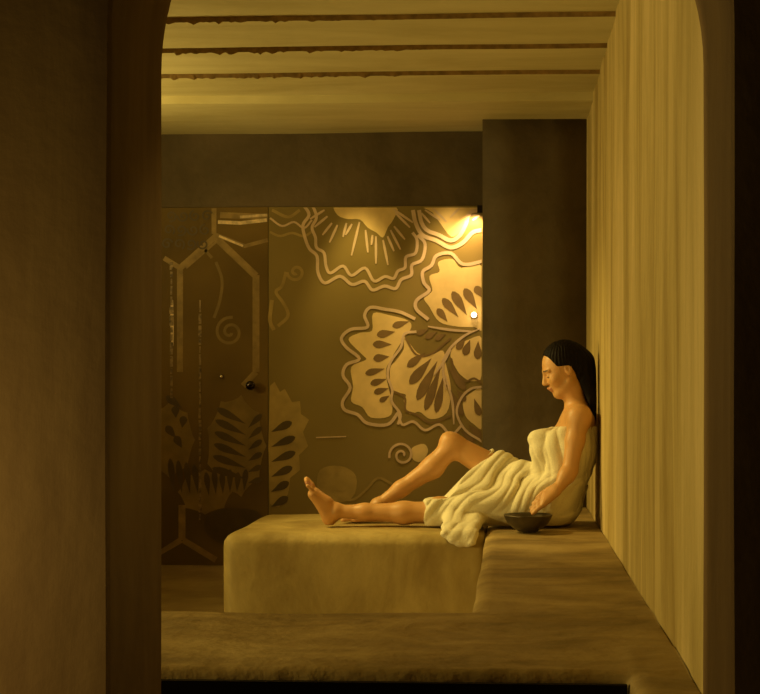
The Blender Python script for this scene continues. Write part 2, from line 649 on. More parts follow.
class Inlay:
    """flat shapes of thin leaf laid on the glass, collected into one mesh"""

    def __init__(self, y, thick, clip=None):
        self.y, self.t, self.v, self.f = y, thick, [], []
        self.clip = clip or CLIP
        self.n = 0

    def _lift(self):
        """each piece lies a hair over the one before it"""
        self.n += 1
        return self.t + 0.00002 * (self.n % 40)

    def _c(self, p):
        c = self.clip
        return (min(max(p[0], c[0]), c[1]), min(max(p[1], c[2]), c[3]))

    def fill(self, pts, smooth=4):
        pts = smooth_closed(pts, smooth) if smooth else pts
        pts = [self._c(p) for p in pts]
        q = []
        for p in pts:
            if not q or abs(p[0] - q[-1][0]) + abs(p[1] - q[-1][1]) > 0.05:
                q.append(p)
        if abs(q[0][0] - q[-1][0]) + abs(q[0][1] - q[-1][1]) < 0.05:
            q.pop()
        if len(q) < 3:
            return
        tri = geometry.tessellate_polygon([[Vector((a, b, 0)) for a, b in q]])
        b0, n = len(self.v), len(q)
        t_ = self._lift()
        self.v += to_plane(q, self.y - t_) + to_plane(q, self.y)
        self.f += [tuple(b0 + i for i in t) for t in tri]
        self.f += [(b0 + i, b0 + (i + 1) % n, b0 + n + (i + 1) % n, b0 + n + i) for i in range(n)]

    def stroke(self, pts, w, smooth=5, taper=False):
        pts = smooth_open(pts, smooth) if smooth else [np.array(p, float) for p in pts]
        c = self.clip
        n = len(pts)
        left, right = [], []
        for i in range(n):
            d = pts[min(i + 1, n - 1)] - pts[max(i - 1, 0)]
            d = d / (np.linalg.norm(d) + 1e-9)
            ww = w * (1 if not taper else (0.35 + 0.65 * math.sin(math.pi * min(1, (i + 0.6) / n))))
            nn = np.array((-d[1], d[0])) * ww / 2
            left.append(self._c(pts[i] + nn))
            right.append(self._c(pts[i] - nn))
        b0 = len(self.v)
        t_ = self._lift()
        self.v += to_plane(left, self.y - t_) + to_plane(right, self.y - t_) + to_plane(left, self.y) + to_plane(right, self.y)
        for i in range(n - 1):
            mid = (pts[i] + pts[i + 1]) / 2
            if not (c[0] - 1 < mid[0] < c[1] + 1 and c[2] - 1 < mid[1] < c[3] + 1):
                continue
            self.f.append((b0 + i, b0 + i + 1, b0 + n + i + 1, b0 + n + i))
            self.f.append((b0 + i, b0 + i + 1, b0 + 2 * n + i + 1, b0 + 2 * n + i))
            self.f.append((b0 + n + i, b0 + n + i + 1, b0 + 3 * n + i + 1, b0 + 3 * n + i))

    def leaf(self, tip, base, w):
        """a teardrop from its rounded tip to its pointed base"""
        tip, base = np.array(tip, float), np.array(base, float)
        d = base - tip
        nn = np.array((-d[1], d[0])) / (np.linalg.norm(d) + 1e-9)
        prof = [(0, 0), (0.06, 0.5), (0.2, 0.92), (0.36, 1), (0.55, 0.78), (0.75, 0.42), (0.92, 0.14), (1, 0)]
        pts = [tip + d * t + nn * w / 2 * s for t, s in prof] + [tip + d * t - nn * w / 2 * s for t, s in prof[-2:0:-1]]
        self.fill(pts, 0)

    def build(self, name, mat, parent):
        return mesh_obj(name, self.v, self.f, mat, parent, smooth=False)


def A(pts):            # crop A of the photograph: top flowers
    return [(300 + x / 4.0, 195 + y / 4.0) for x, y in pts]


def B(pts):            # crop B: the big petals
    return [(330 + x / 3.47, 240 + y / 3.47) for x, y in pts]


def spiral(cx, cy, r0, r1, a0, turns, n=26):
    return [(cx + (r0 + (r1 - r0) * i / n) * math.cos(a0 + turns * 2 * math.pi * i / n),
             cy + (r0 + (r1 - r0) * i / n) * math.sin(a0 + turns * 2 * math.pi * i / n)) for i in range(n + 1)]


SPLIT = 268.5
GB = P(330, 566.5, GY)[2]
panel = empty('glass_panel', tuple(P(375, 566.5, GY)))
tag(panel, 'bronze glass panel with large gold flower and leaf pattern behind the seated woman', 'glass panel')
bm = bmesh.new()
add_box(bm, P(SPLIT + 0.6, 400, GY)[0], pl - 0.002, PF, GY + 0.01, 0.0, GT - 0.003)
bm_obj('pane', bm, M_pane, panel)

petals = Inlay(PF, T1)
lines = Inlay(PF - 0.0018, T1)
leaves = Inlay(PF - 0.0009, T1)
faint = Inlay(PF, T1)
fline = Inlay(PF - 0.0009, T1)
curl = Inlay(PF - 0.0009, T1)
wave = Inlay(PF - 0.0009, T1)
shade = Inlay(PF - 0.0009, T1)

# top middle flower
petals.fill(A([(140, 40), (250, 48), (385, 44), (372, 100), (352, 128), (332, 170), (305, 150), (270, 130), (240, 98), (190, 96), (150, 80)]), 3)
outer = A([(18, 44), (36, 80), (12, 120), (20, 170), (38, 215), (68, 245), (72, 310), (100, 352), (160, 325), (208, 358), (258, 345), (290, 380), (338, 364), (382, 374), (405, 338), (445, 320), (448, 280), (488, 258), (500, 195), (470, 160)])
inner = A([(52, 44), (66, 90), (48, 130), (62, 170), (66, 210), (96, 232), (104, 284), (122, 312), (172, 284), (206, 322), (260, 292), (296, 344), (340, 326), (374, 334), (392, 304), (420, 290), (424, 248), (462, 232), (468, 180), (450, 150)])
lines.stroke(outer, 3.2)
lines.stroke(inner, 3.0)
for a, b in (((150, 120), (118, 190)), ((128, 112), (90, 160)), ((186, 112), (172, 168)), ((208, 116), (182, 160)), ((238, 108), (206, 242)), ((262, 140), (272, 230)),
             ((304, 165), (304, 275)), ((332, 180), (352, 280)), ((350, 165), (376, 225)), ((362, 140), (402, 218)), ((376, 125), (420, 178)),
             ((110, 85), (58, 128)), ((98, 60), (40, 96)), ((380, 70), (440, 130)), ((372, 56), (452, 110)), ((290, 160), (286, 200))):
    lines.stroke(A([a, b]), 2.6, smooth=3, taper=True)
# top right flower
lines.stroke(A([(452, 60), (462, 110), (490, 160), (546, 182), (602, 210), (652, 190), (690, 150), (728, 140)]), 4.0)
lines.stroke(A([(476, 60), (486, 110), (510, 142), (556, 160), (604, 182), (640, 160), (662, 120), (680, 70), (728, 60)]), 4.0)
petals.fill(A([(505, 46), (728, 44), (728, 62), (684, 74), (660, 116), (638, 150), (604, 166), (566, 120), (530, 70)]), 3)
for a, b in (((500, 60), (560, 100)), ((530, 52), (586, 106)), ((486, 72), (520, 112)), ((640, 50), (600, 90)), ((690, 100), (718, 82))):
    lines.stroke(A([a, b]), 2.4, smooth=3, taper=True)
# upper right petal
petals.fill(B([(530, 92), (455, 97), (425, 66), (376, 76), (380, 110), (345, 126), (355, 176), (326, 200), (345, 232), (380, 284), (440, 300), (500, 302), (530, 300)]))
lines.stroke(B([(530, 74), (462, 84), (420, 46), (370, 54), (352, 88), (322, 110), (326, 148), (344, 176), (302, 208), (300, 240), (342, 276)]), 3.4)
for t, b, ww in (((372, 238), (408, 284), 8), ((390, 202), (446, 268), 9), ((424, 178), (476, 262), 10), ((466, 168), (510, 240), 10), ((505, 160), (528, 200), 9)):
    leaves.leaf(B([t])[0], B([b])[0], ww * 0.92)
# left petal
petals.fill(B([(268, 278), (210, 262), (150, 254), (146, 314), (104, 322), (64, 346), (112, 398), (124, 416), (74, 440), (80, 508), (74, 560), (112, 580), (142, 616), (205, 612), (216, 570), (194, 462), (214, 410), (250, 350), (282, 304)]))
lines.stroke(B([(296, 274), (244, 250), (190, 240), (140, 234), (120, 262), (130, 302), (72, 310), (40, 340), (56, 372), (102, 412), (58, 432), (45, 470), (70, 512), (44, 560), (52, 590), (96, 606), (130, 636), (200, 640), (236, 600)]), 3.2)
for t, b, ww in (((216, 300), (275, 282), 7), ((162, 330), (226, 318), 8), ((148, 362), (214, 362), 8), ((150, 412), (206, 404), 8), ((122, 464), (190, 446), 7), ((140, 500), (196, 482), 7), ((152, 530), (204, 514), 6.5), ((172, 560), (206, 540), 5.5)):
    leaves.leaf(B([t])[0], B([b])[0], ww)
# middle petal
petals.fill(B([(258, 336), (304, 392), (352, 398), (392, 384), (402, 430), (420, 520), (404, 600), (350, 622), (310, 596), (276, 604), (256, 560), (262, 536), (216, 520), (208, 446), (228, 420), (256, 378)]))
lines.stroke(B([(236, 640), (244, 604), (214, 560), (216, 520), (200, 470), (212, 420), (246, 372), (258, 326), (300, 318)]), 2.6)
leaves.stroke(B([(262, 340), (300, 398), (350, 396), (396, 360), (420, 340)]), 2.0)
leaves.stroke(B([(206, 520), (258, 545), (262, 590), (300, 606), (350, 634), (420, 610)]), 2.2)
lines.stroke(B([(236, 590), (250, 640), (290, 630), (330, 660), (380, 640), (420, 676), (460, 640)]), 2.6)
for t, b, ww in (((268, 440), (330, 390), 8), ((276, 500), (352, 410), 10), ((302, 556), (372, 420), 10), ((330, 592), (384, 440), 9), ((368, 600), (394, 470), 8), ((470, 520), (410, 440), 8), ((462, 610), (402, 500), 8), ((300, 326), (342, 310), 6), ((330, 340), (372, 318), 6), ((364, 344), (402, 326), 6)):
    leaves.leaf(B([t])[0], B([b])[0], ww)
for s in ((( 388, 420), (420, 372), (470, 330), (520, 308)), ((360, 470), (396, 420), (420, 380)), ((402, 520), (392, 450), (398, 400)), ((340, 300), (420, 312), (500, 318)), ((430, 640), (424, 560), (400, 470))):
    lines.stroke(B(list(s)), 2.6, smooth=6, taper=True)
# right lower petals
petals.fill(B([(530, 340), (470, 350), (430, 366), (418, 404), (440, 450), (456, 470), (490, 490), (530, 470)]))
for t, b, ww in (((466, 400), (486, 346), 8), ((512, 414), (514, 350), 8), ((440, 380), (470, 340), 7)):
    leaves.leaf(B([t])[0], B([b])[0], ww)
leaves.stroke(B([(420, 410), (436, 460), (470, 490), (500, 480), (530, 500)]), 2.0)
petals.fill(B([(530, 520), (490, 530), (462, 560), (470, 610), (500, 640), (530, 650)]))
for t, b, ww in (((520, 610), (500, 550), 7), ((470, 560), (440, 520), 7), ((530, 690), (480, 640), 8), ((500, 700), (452, 660), 7)):
    leaves.leaf(B([t])[0], B([b])[0], ww)
lines.stroke(B([(530, 510), (490, 516), (456, 548), (440, 600), (470, 660), (530, 700)]), 2.4)
# curls lower down
lines.stroke(spiral(402, 455, 1.5, 13, 0.4, -1.6), 2.4, 2)
petals.fill([(412, 448), (424, 444), (428, 452), (420, 462), (412, 458)], 4)  # lit spot on the curl, painted in petal colour
lines.stroke([(422, 470), (436, 460), (444, 448), (456, 450)], 2.2)
fline.stroke(spiral(342, 482, 2, 11, 2.0, 1.4), 2.2, 2)
fline.stroke([(335, 495), (352, 500), (366, 490), (378, 478), (392, 484)], 2.4)
lines.stroke([(316, 437.5), (332, 437), (346, 436.5)], 1.1, 2)
curl.stroke(spiral(296, 272, 1.5, 9, 1.2, 1.3), 3.0, 2)
curl.stroke([(286, 272), (282, 286), (276, 292), (284, 304), (288, 316), (278, 326)], 3.2)
curl.stroke([(272, 300), (270, 320), (274, 330)], 4)
# wavy band and the dim leaves at the left
lines.stroke([(270, 218), (282, 226), (294, 222), (304, 228), (312, 220)], 2.0)
wave.stroke([(270, 232), (280, 236), (292, 233), (304, 236), (314, 230)], 2.4)
wave.stroke([(272, 210), (288, 217), (300, 210)], 3.0)
faint.fill([(270, 386), (280, 392), (285, 389), (292, 402), (300, 401), (301, 414), (309, 420), (303, 432), (308, 446), (299, 455), (300, 470), (290, 478), (288, 494), (270, 504)], 2)
for i in range(6):
    y = 420 + i * 15
    shade.leaf((292 + 4 * math.sin(i), y + 2), (271, y + 12), 8)
faint.fill([(320, 470), (340, 466), (356, 476), (352, 498), (330, 502), (318, 490)])

petals.build('gold_petals', M_petal, panel)
lines.build('gold_outlines', M_line, panel)
leaves.build('dark_leaves', M_leaf, panel)
faint.build('faint_flowers', M_faint, panel)
fline.build('faint_lines', M_faint, panel)
curl.build('faint_curl', M_faint, panel)
wave.build('faint_waves', M_faint, panel)
shade.build('shadow_leaves', M_shadowleaf, panel)
# glass clamp at the upper corner
bm = bmesh.new()
c = P(479.5, 209.5, PF)
add_box(bm, c[0] - 0.012, pl - 0.001, PF - 0.016, PF - 0.0005, c[2] - 0.02, GT - 0.003)
bmesh.ops.bevel(bm, geom=bm.edges[:], offset=0.003, segments=2)
bm_obj('corner_clamp', bm, M_black, panel)

door = empty('door_1', tuple(P(216, 566.5, GY)))
tag(door, kind='structure')
dx0 = P(100, 400, GY)[0]
bm = bmesh.new()
add_box(bm, dx0, P(SPLIT, 400, GY)[0], PF, GY + 0.01, GB, GT - 0.003)
bm_obj('pane', bm, M_panel_dark, door)
bm = bmesh.new()
add_box(bm, dx0, P(SPLIT, 400, GY)[0], PF - 0.006, GY + 0.012, 0.0, GB - 0.001)
bm_obj('bottom_rail', bm, M_hex, door)
DC = [100, SPLIT - 0.3, 207.5, 566]
hexes = Inlay(PF, T1, DC)
bead = Inlay(PF - 0.0018, T1, DC)
dl = Inlay(PF, T1, DC)
ds = Inlay(PF - 0.0009, T1, DC)


def hexline(p, w_):
    hexes.stroke(p, w_, 0)


hexline([(214, 208), (214, 234)], 5)
hexline([(216, 236), (180, 268)], 6)
hexline([(216, 242), (186, 268)], 2.4)
hexline([(214, 236), (256, 276)], 7)
hexline([(256, 275), (256, 372)], 7)
hexline([(256, 372), (243, 386)], 6)
hexline([(180, 266), (180, 372)], 6)
hexline([(180, 268), (164, 258)], 5)
hexline([(214, 234), (245, 246), (268, 240)], 4)
hexline([(220, 215), (268, 217)], 6)
hexline([(182, 505), (182, 540)], 7)
hexline([(183, 540), (216, 560)], 6)
hexline([(181, 540), (140, 566)], 6)
hexline([(110, 566), (150, 566), (268, 566)], 2)
for x, y0, y1, ww in ((171.5, 262, 398, 4.6), (200, 300, 520, 3.4)):
    y = y0
    while y < y1:
        seg = 5 + 9 * random.random()
        bead.stroke([(x, y), (x + 0.6 * (random.random() - 0.5), min(y1, y + seg))], ww * (0.35 + 0.6 * random.random()), 0)
        y += seg + 1.6
bright = Inlay(PF - 0.0018, T1, DC)  # bright reflections in the door glass, painted as pale strokes
bright.stroke([(219, 236), (243, 246)], 2.2, 0)
bright.stroke([(218, 222), (240, 223), (267, 220)], 3.6, 0)
bright.stroke([(240, 217), (267, 215)], 2.6, 0)
bright.stroke([(172, 300), (172, 322), (172.5, 346)], 3.6, 2, taper=True)
# dim floral print of the door
dl.stroke(spiral(230, 332, 2, 15, 0.5, 1.7), 3.0, 2)
dl.stroke([(216, 262), (222, 280), (220, 300), (214, 318)], 3)
dl.stroke([(212, 258), (205, 250)], 3)


def scallop(cx, cy, rx, ry, n, depth, a0=0.0, a1=2 * math.pi):
    out = []
    for i in range(n * 6):
        a = a0 + (a1 - a0) * i / (n * 6)
        r = 1 - depth * abs(math.sin(i / 6 * math.pi)) ** 0.6 + depth
        out.append((cx + rx * r * math.cos(a), cy + ry * r * math.sin(a)))
    return out


dl.fill(scallop(236, 446, 27, 46, 9, 0.13), 0)
dl.fill(scallop(170, 440, 22, 34, 8, 0.14), 0)
dl.fill(scallop(205, 492, 24, 20, 8, 0.14), 0)
for i in range(6):
    ds.leaf((216 - i * 0.8, 408 + i * 12), (246, 424 + i * 11), 7.5)
    ds.leaf((262, 414 + i * 13), (248, 428 + i * 11), 6)
for i in range(6):
    ds.leaf((206 + i * 8, 472 - (i % 2) * 3), (209 + i * 7, 496 - i), 6)
for i in range(4):
    ds.leaf((170 + i * 8, 458 + i * 2), (174 + i * 8, 494), 6.5)
for i in range(5):
    ds.leaf((166 + (i % 3) * 9, 396 + i * 10), (182 - (i % 2) * 6, 408 + i * 10), 8)
for i in range(12):
    ds.stroke(spiral(171 + 12 * (i % 4) - 2 * (i // 4), 216 + 14 * (i // 4), 1, 5.8, i * 1.3, 1.3, 16), 1.8, 1)
ds.fill([(212, 512), (240, 508), (262, 516), (262, 552), (226, 546), (204, 530)], 3)
dl.build('faint_flowers', M_door_print, door)
hexes.build('hexagon_lines', M_hex, door)
bead.build('beaded_lines', M_bead, door)
bright.build('reflection_lines', M_reflection, door)
ds.build('shadow_leaves', M_shadowleaf, door)
bm = bmesh.new()
k = P(252, 385.5, PF)
lathe(bm, [(0.013, 0.0), (0.013, -0.008), (0.009, -0.012), (0.009, -0.026), (0.018, -0.032), (0.025, -0.042), (0.026, -0.052), (0.020, -0.062), (0.008, -0.066)],
      (k[0], k[1] - 0.002, k[2]), 'Y', 24)
tag(bm_obj('door_knob', bm, simple('polished dark knob', (0.05, 0.04, 0.035), 0.12, 1.0), door, smooth=True), 'small polished dark knob')
bm = bmesh.new()
k = P(221.5, 376.5, PF)
lathe(bm, [(0.012, 0.0), (0.012, -0.006), (0.008, -0.012), (0.002, -0.014)], (k[0], k[1] - 0.002, k[2]), 'Y', 20)
bm_obj('fixing_stud', bm, M_steel, door, smooth=True)

# small glowing dot added for a bright reflection in the glass
k = P(474, 315, PF - 0.004)
dot_root = empty('glow_dot', tuple(k))
tag(dot_root, 'tiny round glowing dot added for a reflection in the flowered glass panel beside the dark pier', 'reflection')
bm = bmesh.new()
lathe(bm, [(0.020, 0.0), (0.020, -0.010), (0.015, -0.014)], k, 'Y', 28)
bm_obj('ring', bm, M_line, dot_root, smooth=True)
bm = bmesh.new()
lathe(bm, [(0.0142, -0.0135), (0.0135, -0.018), (0.009, -0.022), (0.003, -0.024)], k, 'Y', 28)
bm_obj('reflection_dot', bm, M_glow_dot, dot_root, smooth=True)

lamp('dot_light', 'POINT', tuple(k + np.array((0, -0.06, 0))), 0.22, col=(1.0, 0.7, 0.3), radius=0.02)  # light added around the glowing dot

# ------------------------------------------------------------------ bowl
bc = P(528, 530, 6.40)
bm = bmesh.new()
z0 = LEDGE + 0.006
lathe(bm, [(0.044, 0.0), (0.046, 0.006), (0.062, 0.012), (0.084, 0.030), (0.096, 0.050), (0.103, 0.066), (0.105, 0.070), (0.101, 0.072), (0.092, 0.054), (0.076, 0.030), (0.05, 0.016), (0.01, 0.013)],
      (bc[0], bc[1], z0), 'Z', 56)
o = bm_obj('bowl', bm, M_bowl, smooth=True)
tag(o, 'dark shallow bowl on the plaster ledge under the hand of the seated woman', 'bowl')

# ------------------------------------------------------------------ the seated woman
MY = 6.74                                   # her middle plane
NL, FL = 6.64, 6.84                         # near and far hip
person = empty('person', (float(P(550, 500, MY)[0]), MY, LEDGE))
tag(person, 'woman in a cream towel reclining against the right wall with one knee raised', 'person')
HS = 0.0036
lo = P(292, 530, MY)
body = Field((lo[0] - 0.02, 6.38, LEDGE - 0.03), (WX + 0.02, 7.04, P(560, 335, MY)[2]), HS)

pelvis = P(556, 501, MY)
hipL, hipR = P(549, 504, NL), P(547, 500, FL)
kneeL, kneeR = P(437, 511.5, 6.60), P(453, 445, 6.83)
ankL, ankR = P(337, 511.5, 6.62), P(379, 505, 6.80)
waist, rib, chest = P(565, 474, MY), P(571, 447, MY), P(577, 426, MY)
neck0, neck1 = P(579, 412, MY), P(571, 388, MY)
shL, shR = P(579, 417, MY - 0.165), P(577, 416, MY + 0.165)
elL, elR = P(570, 470, 6.54), P(566, 470, 6.95)
wrL, wrR = P(557.5, 489.5, 6.49), P(528, 492, 6.90)


def lerp(a, b, t):
    return np.asarray(a) * (1 - t) + np.asarray(b) * t


TW = (1, 0.72, 1)                           # torso: wider across than deep


def torso(f, g=0.0, k=0.05):
    f.cap(pelvis, waist, 0.105 + g, 0.085 + g, k, flat=TW)
    f.cap(waist, rib, 0.085 + g, 0.098 + g, k, flat=TW)
    f.cap(rib, chest, 0.098 + g, 0.082 + g, k, flat=(1, 0.68, 1))
    f.cap(hipL, hipR, 0.092 + g, 0.092 + g, k)


def bust(f, g=0.0):
    for y in (MY - 0.075, MY + 0.075):
        c = P(550, 446, y)
        f.ell(c, (0.062 + g, 0.062 + g, 0.060 + g), 0.03)


torso(body)
bust(body)
for s, sh in ((-1, shL), (1, shR)):
    body.cap(chest + np.array((0.0, s * 0.05, 0.02)), sh, 0.058, 0.046, 0.05)
    body.cap(neck0 + np.array((0, s * 0.02, -0.005)), sh + np.array((0.0, -s * 0.02, 0.012)), 0.036, 0.034, 0.04)
body.cap(neck0 + np.array((0.005, 0, -0.03)), neck1, 0.052, 0.046, 0.03)
# collar bones
for s, sh in ((-1, shL), (1, shR)):
    body.cap(P(566, 414, MY + s * 0.02), sh + np.array((-0.012, -s * 0.02, 0.02)), 0.009, 0.008, 0.02)


def leg(f, hip, knee, ank, bulge, g=0.0):
    f.cap(hip, lerp(hip, knee, 0.5), 0.085 + g, 0.067 + g, 0.03)
    f.cap(lerp(hip, knee, 0.5), knee, 0.067 + g, 0.049 + g, 0.03)
    mid = lerp(knee, ank, 0.33) + bulge
    f.cap(knee, mid, 0.047 + g, 0.047 + g, 0.03)
    f.cap(mid, lerp(knee, ank, 0.72) + bulge * 0.3, 0.047 + g, 0.034 + g, 0.03)
    f.cap(lerp(knee, ank, 0.72) + bulge * 0.3, ank, 0.034 + g, 0.029 + g, 0.03)


leg(body, hipL, kneeL, ankL, np.array((0, 0, -0.006)))
leg(body, hipR, kneeR, ankR, np.array((0.018, 0, -0.012)))
# knee caps
body.ell(P(440, 503, 6.60), (0.036, 0.036, 0.026), 0.03)
body.ell(P(448, 440, 6.83), (0.034, 0.036, 0.034), 0.03)


def foot(f, heel, ball, tip, side, across, ank):
    """side: unit vector from little toe to big toe"""
    heel, ball, tip, side = (np.asarray(v, float) for v in (heel, ball, tip, side))
    f.cap(ank, heel + (ank - heel) * 0.15, 0.030, 0.030, 0.02)
    f.cap(heel, heel, 0.029, 0.029, 0.02)
    mid = lerp(heel, ball, 0.5) + across * 0.012
    f.cap(ank + (ball - ank) * 0.1, mid + across * 0.010, 0.030, 0.024, 0.025)
    for s, r in ((-0.026, 0.017), (-0.009, 0.018), (0.009, 0.019), (0.024, 0.020)):
        b = ball + side * s
        f.cap(lerp(heel, mid, 0.5) + side * s * 0.5, b, 0.022, r, 0.02)
        f.cap(mid + across * 0.014 + side * s * 0.6, b, 0.022, r * 0.95, 0.02)
    d = tip - ball
    for s, r, l in ((-0.037, 0.0085, 0.66), (-0.0205, 0.009, 0.82), (-0.004, 0.0095, 0.94), (0.0125, 0.010, 1.02), (0.033, 0.0135, 1.05)):
        b = ball + side * s * 0.95
        knee_ = b + d * l * 0.55 + across * 0.006
        f.cap(b, knee_, r * 1.1, r, 0.006)
        f.cap(knee_, ball + side * s * 1.08 + d * l, r, r * 0.92, 0.004)
    # ankle bones
    for s in (-1, 1):
        f.ell(ank + side * s * 0.026, (0.013, 0.010, 0.015), 0.015)


heelL, ballL, tipL = P(329, 518.5, 6.62), P(314, 494, 6.61), P(306, 480.5, 6.61)
acr = np.array((0.80, 0, 0.60))
foot(body, heelL, ballL, tipL, (0, 1, 0), acr / np.linalg.norm(acr), ankL)
heelR = P(384, 517, 6.80)
heelR[2] = LEDGE + 0.030
ballR = heelR + np.array((-0.125, 0.01, -0.008))
tipR = ballR + np.array((-0.055, 0.004, -0.006))
foot(body, heelR, ballR, tipR, (0, -1, 0), np.array((0, 0, 1.0)), ankR)


def arm(f, sh, el, wr, out):
    f.ell(sh + np.array((0, out * 0.006, -0.008)), (0.050, 0.046, 0.056), 0.03)
    m1 = lerp(sh, el, 0.45)
    f.cap(sh, m1, 0.045, 0.041, 0.02)
    f.cap(m1, el, 0.041, 0.033, 0.02)
    m2 = lerp(el, wr, 0.3)
    f.cap(el, m2, 0.033, 0.034, 0.02)
    f.cap(m2, wr, 0.034, 0.022, 0.02)


arm(body, shL, elL, wrL, -1)
arm(body, shR, elR, wrR, 1)


def hand(f, wr, d, palm_n, thumb_side, curl, g=1.0):
    """d: direction of the fingers, palm_n: out of the palm, thumb_side: towards the thumb"""
    d, palm_n, ts = (np.asarray(v, float) / np.linalg.norm(v) for v in (d, palm_n, thumb_side))
    kn = []
    for s in (-0.030, -0.010, 0.010, 0.029):
        b = wr + d * 0.082 * g + ts * s
        f.cap(wr + d * 0.012 + ts * s * 0.5, b, 0.0165, 0.0125, 0.015)
        kn.append(b)
    lens = (0.058, 0.070, 0.076, 0.068)
    for b, l, s in zip(kn, lens, (-0.030, -0.010, 0.010, 0.029)):
        p = b
        ang = curl * 0.35
        for j, (fr, r) in enumerate(((0.44, 0.0095), (0.31, 0.0085), (0.25, 0.0078))):
            dd = d * math.cos(ang) + palm_n * math.sin(ang) + ts * s * 1.2
            q = p + dd * l * fr * g
            f.cap(p, q, r * 1.04, r, 0.004)
            p = q
            ang += curl
    tb = wr + d * 0.022 + ts * 0.024
    t1 = tb + (d * 0.75 + ts * 0.6 + palm_n * 0.3) * 0.040
    t2 = t1 + (d * 0.92 + ts * 0.25 + palm_n * 0.35) * 0.032
    t3 = t2 + (d * 0.95 + palm_n * 0.45) * 0.022
    f.cap(tb, t1, 0.015, 0.0115, 0.012)
    f.cap(t1, t2, 0.0112, 0.0100, 0.004)
    f.cap(t2, t3, 0.0100, 0.0085, 0.004)


hd = P(533, 507.5, 6.45) - wrL
hand(body, wrL, hd, (-0.45, 0.55, -0.7), (0.15, 0.65, 0.75), 0.20, 0.9)
hdR = P(500, 478, 6.86) - wrR
hand(body, wrR, hdR, (0, -0.2, -1), (-0.2, -1, 0.1), 0.3)

# head: axes forward, side (towards the camera is -side), up
pitch = math.radians(21)
turn = math.radians(7)
hf = np.array((-math.cos(pitch) * math.cos(turn), -math.cos(pitch) * math.sin(turn), -math.sin(pitch)))
hs = np.array((-math.sin(turn), math.cos(turn), 0.0)) * -1
hs = hs / np.linalg.norm(hs)
hu = np.cross(hs, hf)
if hu[2] < 0:
    hu = -hu
HC = P(562.3, 366.5, MY)
HR = [hf, hs, hu]


def H(a, b, c):
    return HC + hf * a + hs * b + hu * c


body.ell(H(-0.008, 0, 0.014), (0.094, 0.072, 0.088), 0.02, HR)
body.ell(H(0.032, 0, -0.045), (0.056, 0.056, 0.082), 0.03, HR)
body.cap(neck1, H(-0.012, 0, -0.04), 0.046, 0.050, 0.03)
body.cap(H(0.062, 0.008, -0.108), H(0.062, -0.008, -0.108), 0.019, 0.019, 0.02)
for s in (-1, 1):
    body.cap(H(0.002, s * 0.050, -0.070), H(0.056, s * 0.014, -0.106), 0.017, 0.016, 0.02)
    body.ell(H(0.058, s * 0.040, -0.040), (0.022, 0.020, 0.022), 0.02, HR)          # cheek bone
    body.ell(H(0.094, s * 0.031, -0.014), (0.012, 0.017, 0.011), 0.014, HR, sub=True)  # eye socket
    body.ell(H(0.0735, s * 0.031, -0.016), (0.0125, 0.0135, 0.0115), 0.004, HR)      # closed eye
    body.cap(H(0.083, s * 0.014, 0.006), H(0.072, s * 0.046, 0.006), 0.008, 0.006, 0.012)  # brow
    body.cap(H(0.098, s * 0.006, -0.046), H(0.092, s * 0.012, -0.048), 0.0075, 0.0065, 0.006)  # nostril wing
    body.ell(H(-0.012, s * 0.070, -0.018), (0.017, 0.009, 0.029), 0.006, HR)         # ear
    body.ell(H(-0.008, s * 0.079, -0.014), (0.008, 0.006, 0.015), 0.004, HR, sub=True)
body.cap(H(0.084, 0, 0.000), H(0.1025, 0, -0.041), 0.0075, 0.0105, 0.012)
body.cap(H(0.086, 0.014, -0.072), H(0.092, 0, -0.0705), 0.0055, 0.0065, 0.008)
body.cap(H(0.086, -0.014, -0.072), H(0.092, 0, -0.0705), 0.0055, 0.0065, 0.008)
body.cap(H(0.083, 0.011, -0.083), H(0.083, -0.011, -0.083), 0.0068, 0.0068, 0.008)
body.cap(H(0.098, 0.015, -0.0775), H(0.098, -0.015, -0.0775), 0.0025, 0.0025, 0.004, sub=True)

V, Q = body.mesh()
# nothing sinks into the seat or the wall
V[:, 2] = np.maximum(V[:, 2], LEDGE + 0.008)
V[:, 0] = np.minimum(V[:, 0], WX - 0.010)
bo = field_obj('body', V, Q, [M_skin, M_lips, M_brow], person, smooth_iter=2)
ctr = V[Q].mean(1) - HC
la, lb, lc = ctr @ hf, ctr @ hs, ctr @ hu
mi = np.zeros(len(Q), np.int32)
mi[(la > 0.078) & (np.abs(lb) < 0.021) & (lc < -0.066) & (lc > -0.091)] = 1
mi[(la > 0.055) & (np.abs(lb) > 0.012) & (np.abs(lb) < 0.05) & (lc < 0.0125) & (lc > 0.005)] = 2
mi[(la > 0.068) & (np.abs(np.abs(lb) - 0.031) < 0.013) & (lc < -0.020) & (lc > -0.0235)] = 2
bo.data.polygons.foreach_set('material_index', mi)

# hair: drawn back, long, falling behind the shoulders
hair = Field((HC[0] - 0.13, 6.55, LEDGE + 0.28), (WX + 0.01, 6.95, HC[2] + 0.17), 0.004)
hair.ell(H(-0.016, 0, 0.022), (0.100, 0.082, 0.094), 0.02, HR)
hair.ell(H(-0.075, 0, -0.010), (0.056, 0.064, 0.072), 0.03, HR)
hair.cap(H(-0.085, 0, -0.02), P(590, 400, MY), 0.058, 0.050, 0.03)
hair.cap(P(590, 400, MY), P(592.5, 432, MY), 0.044, 0.034, 0.03, flat=(1.5, 0.8, 1))
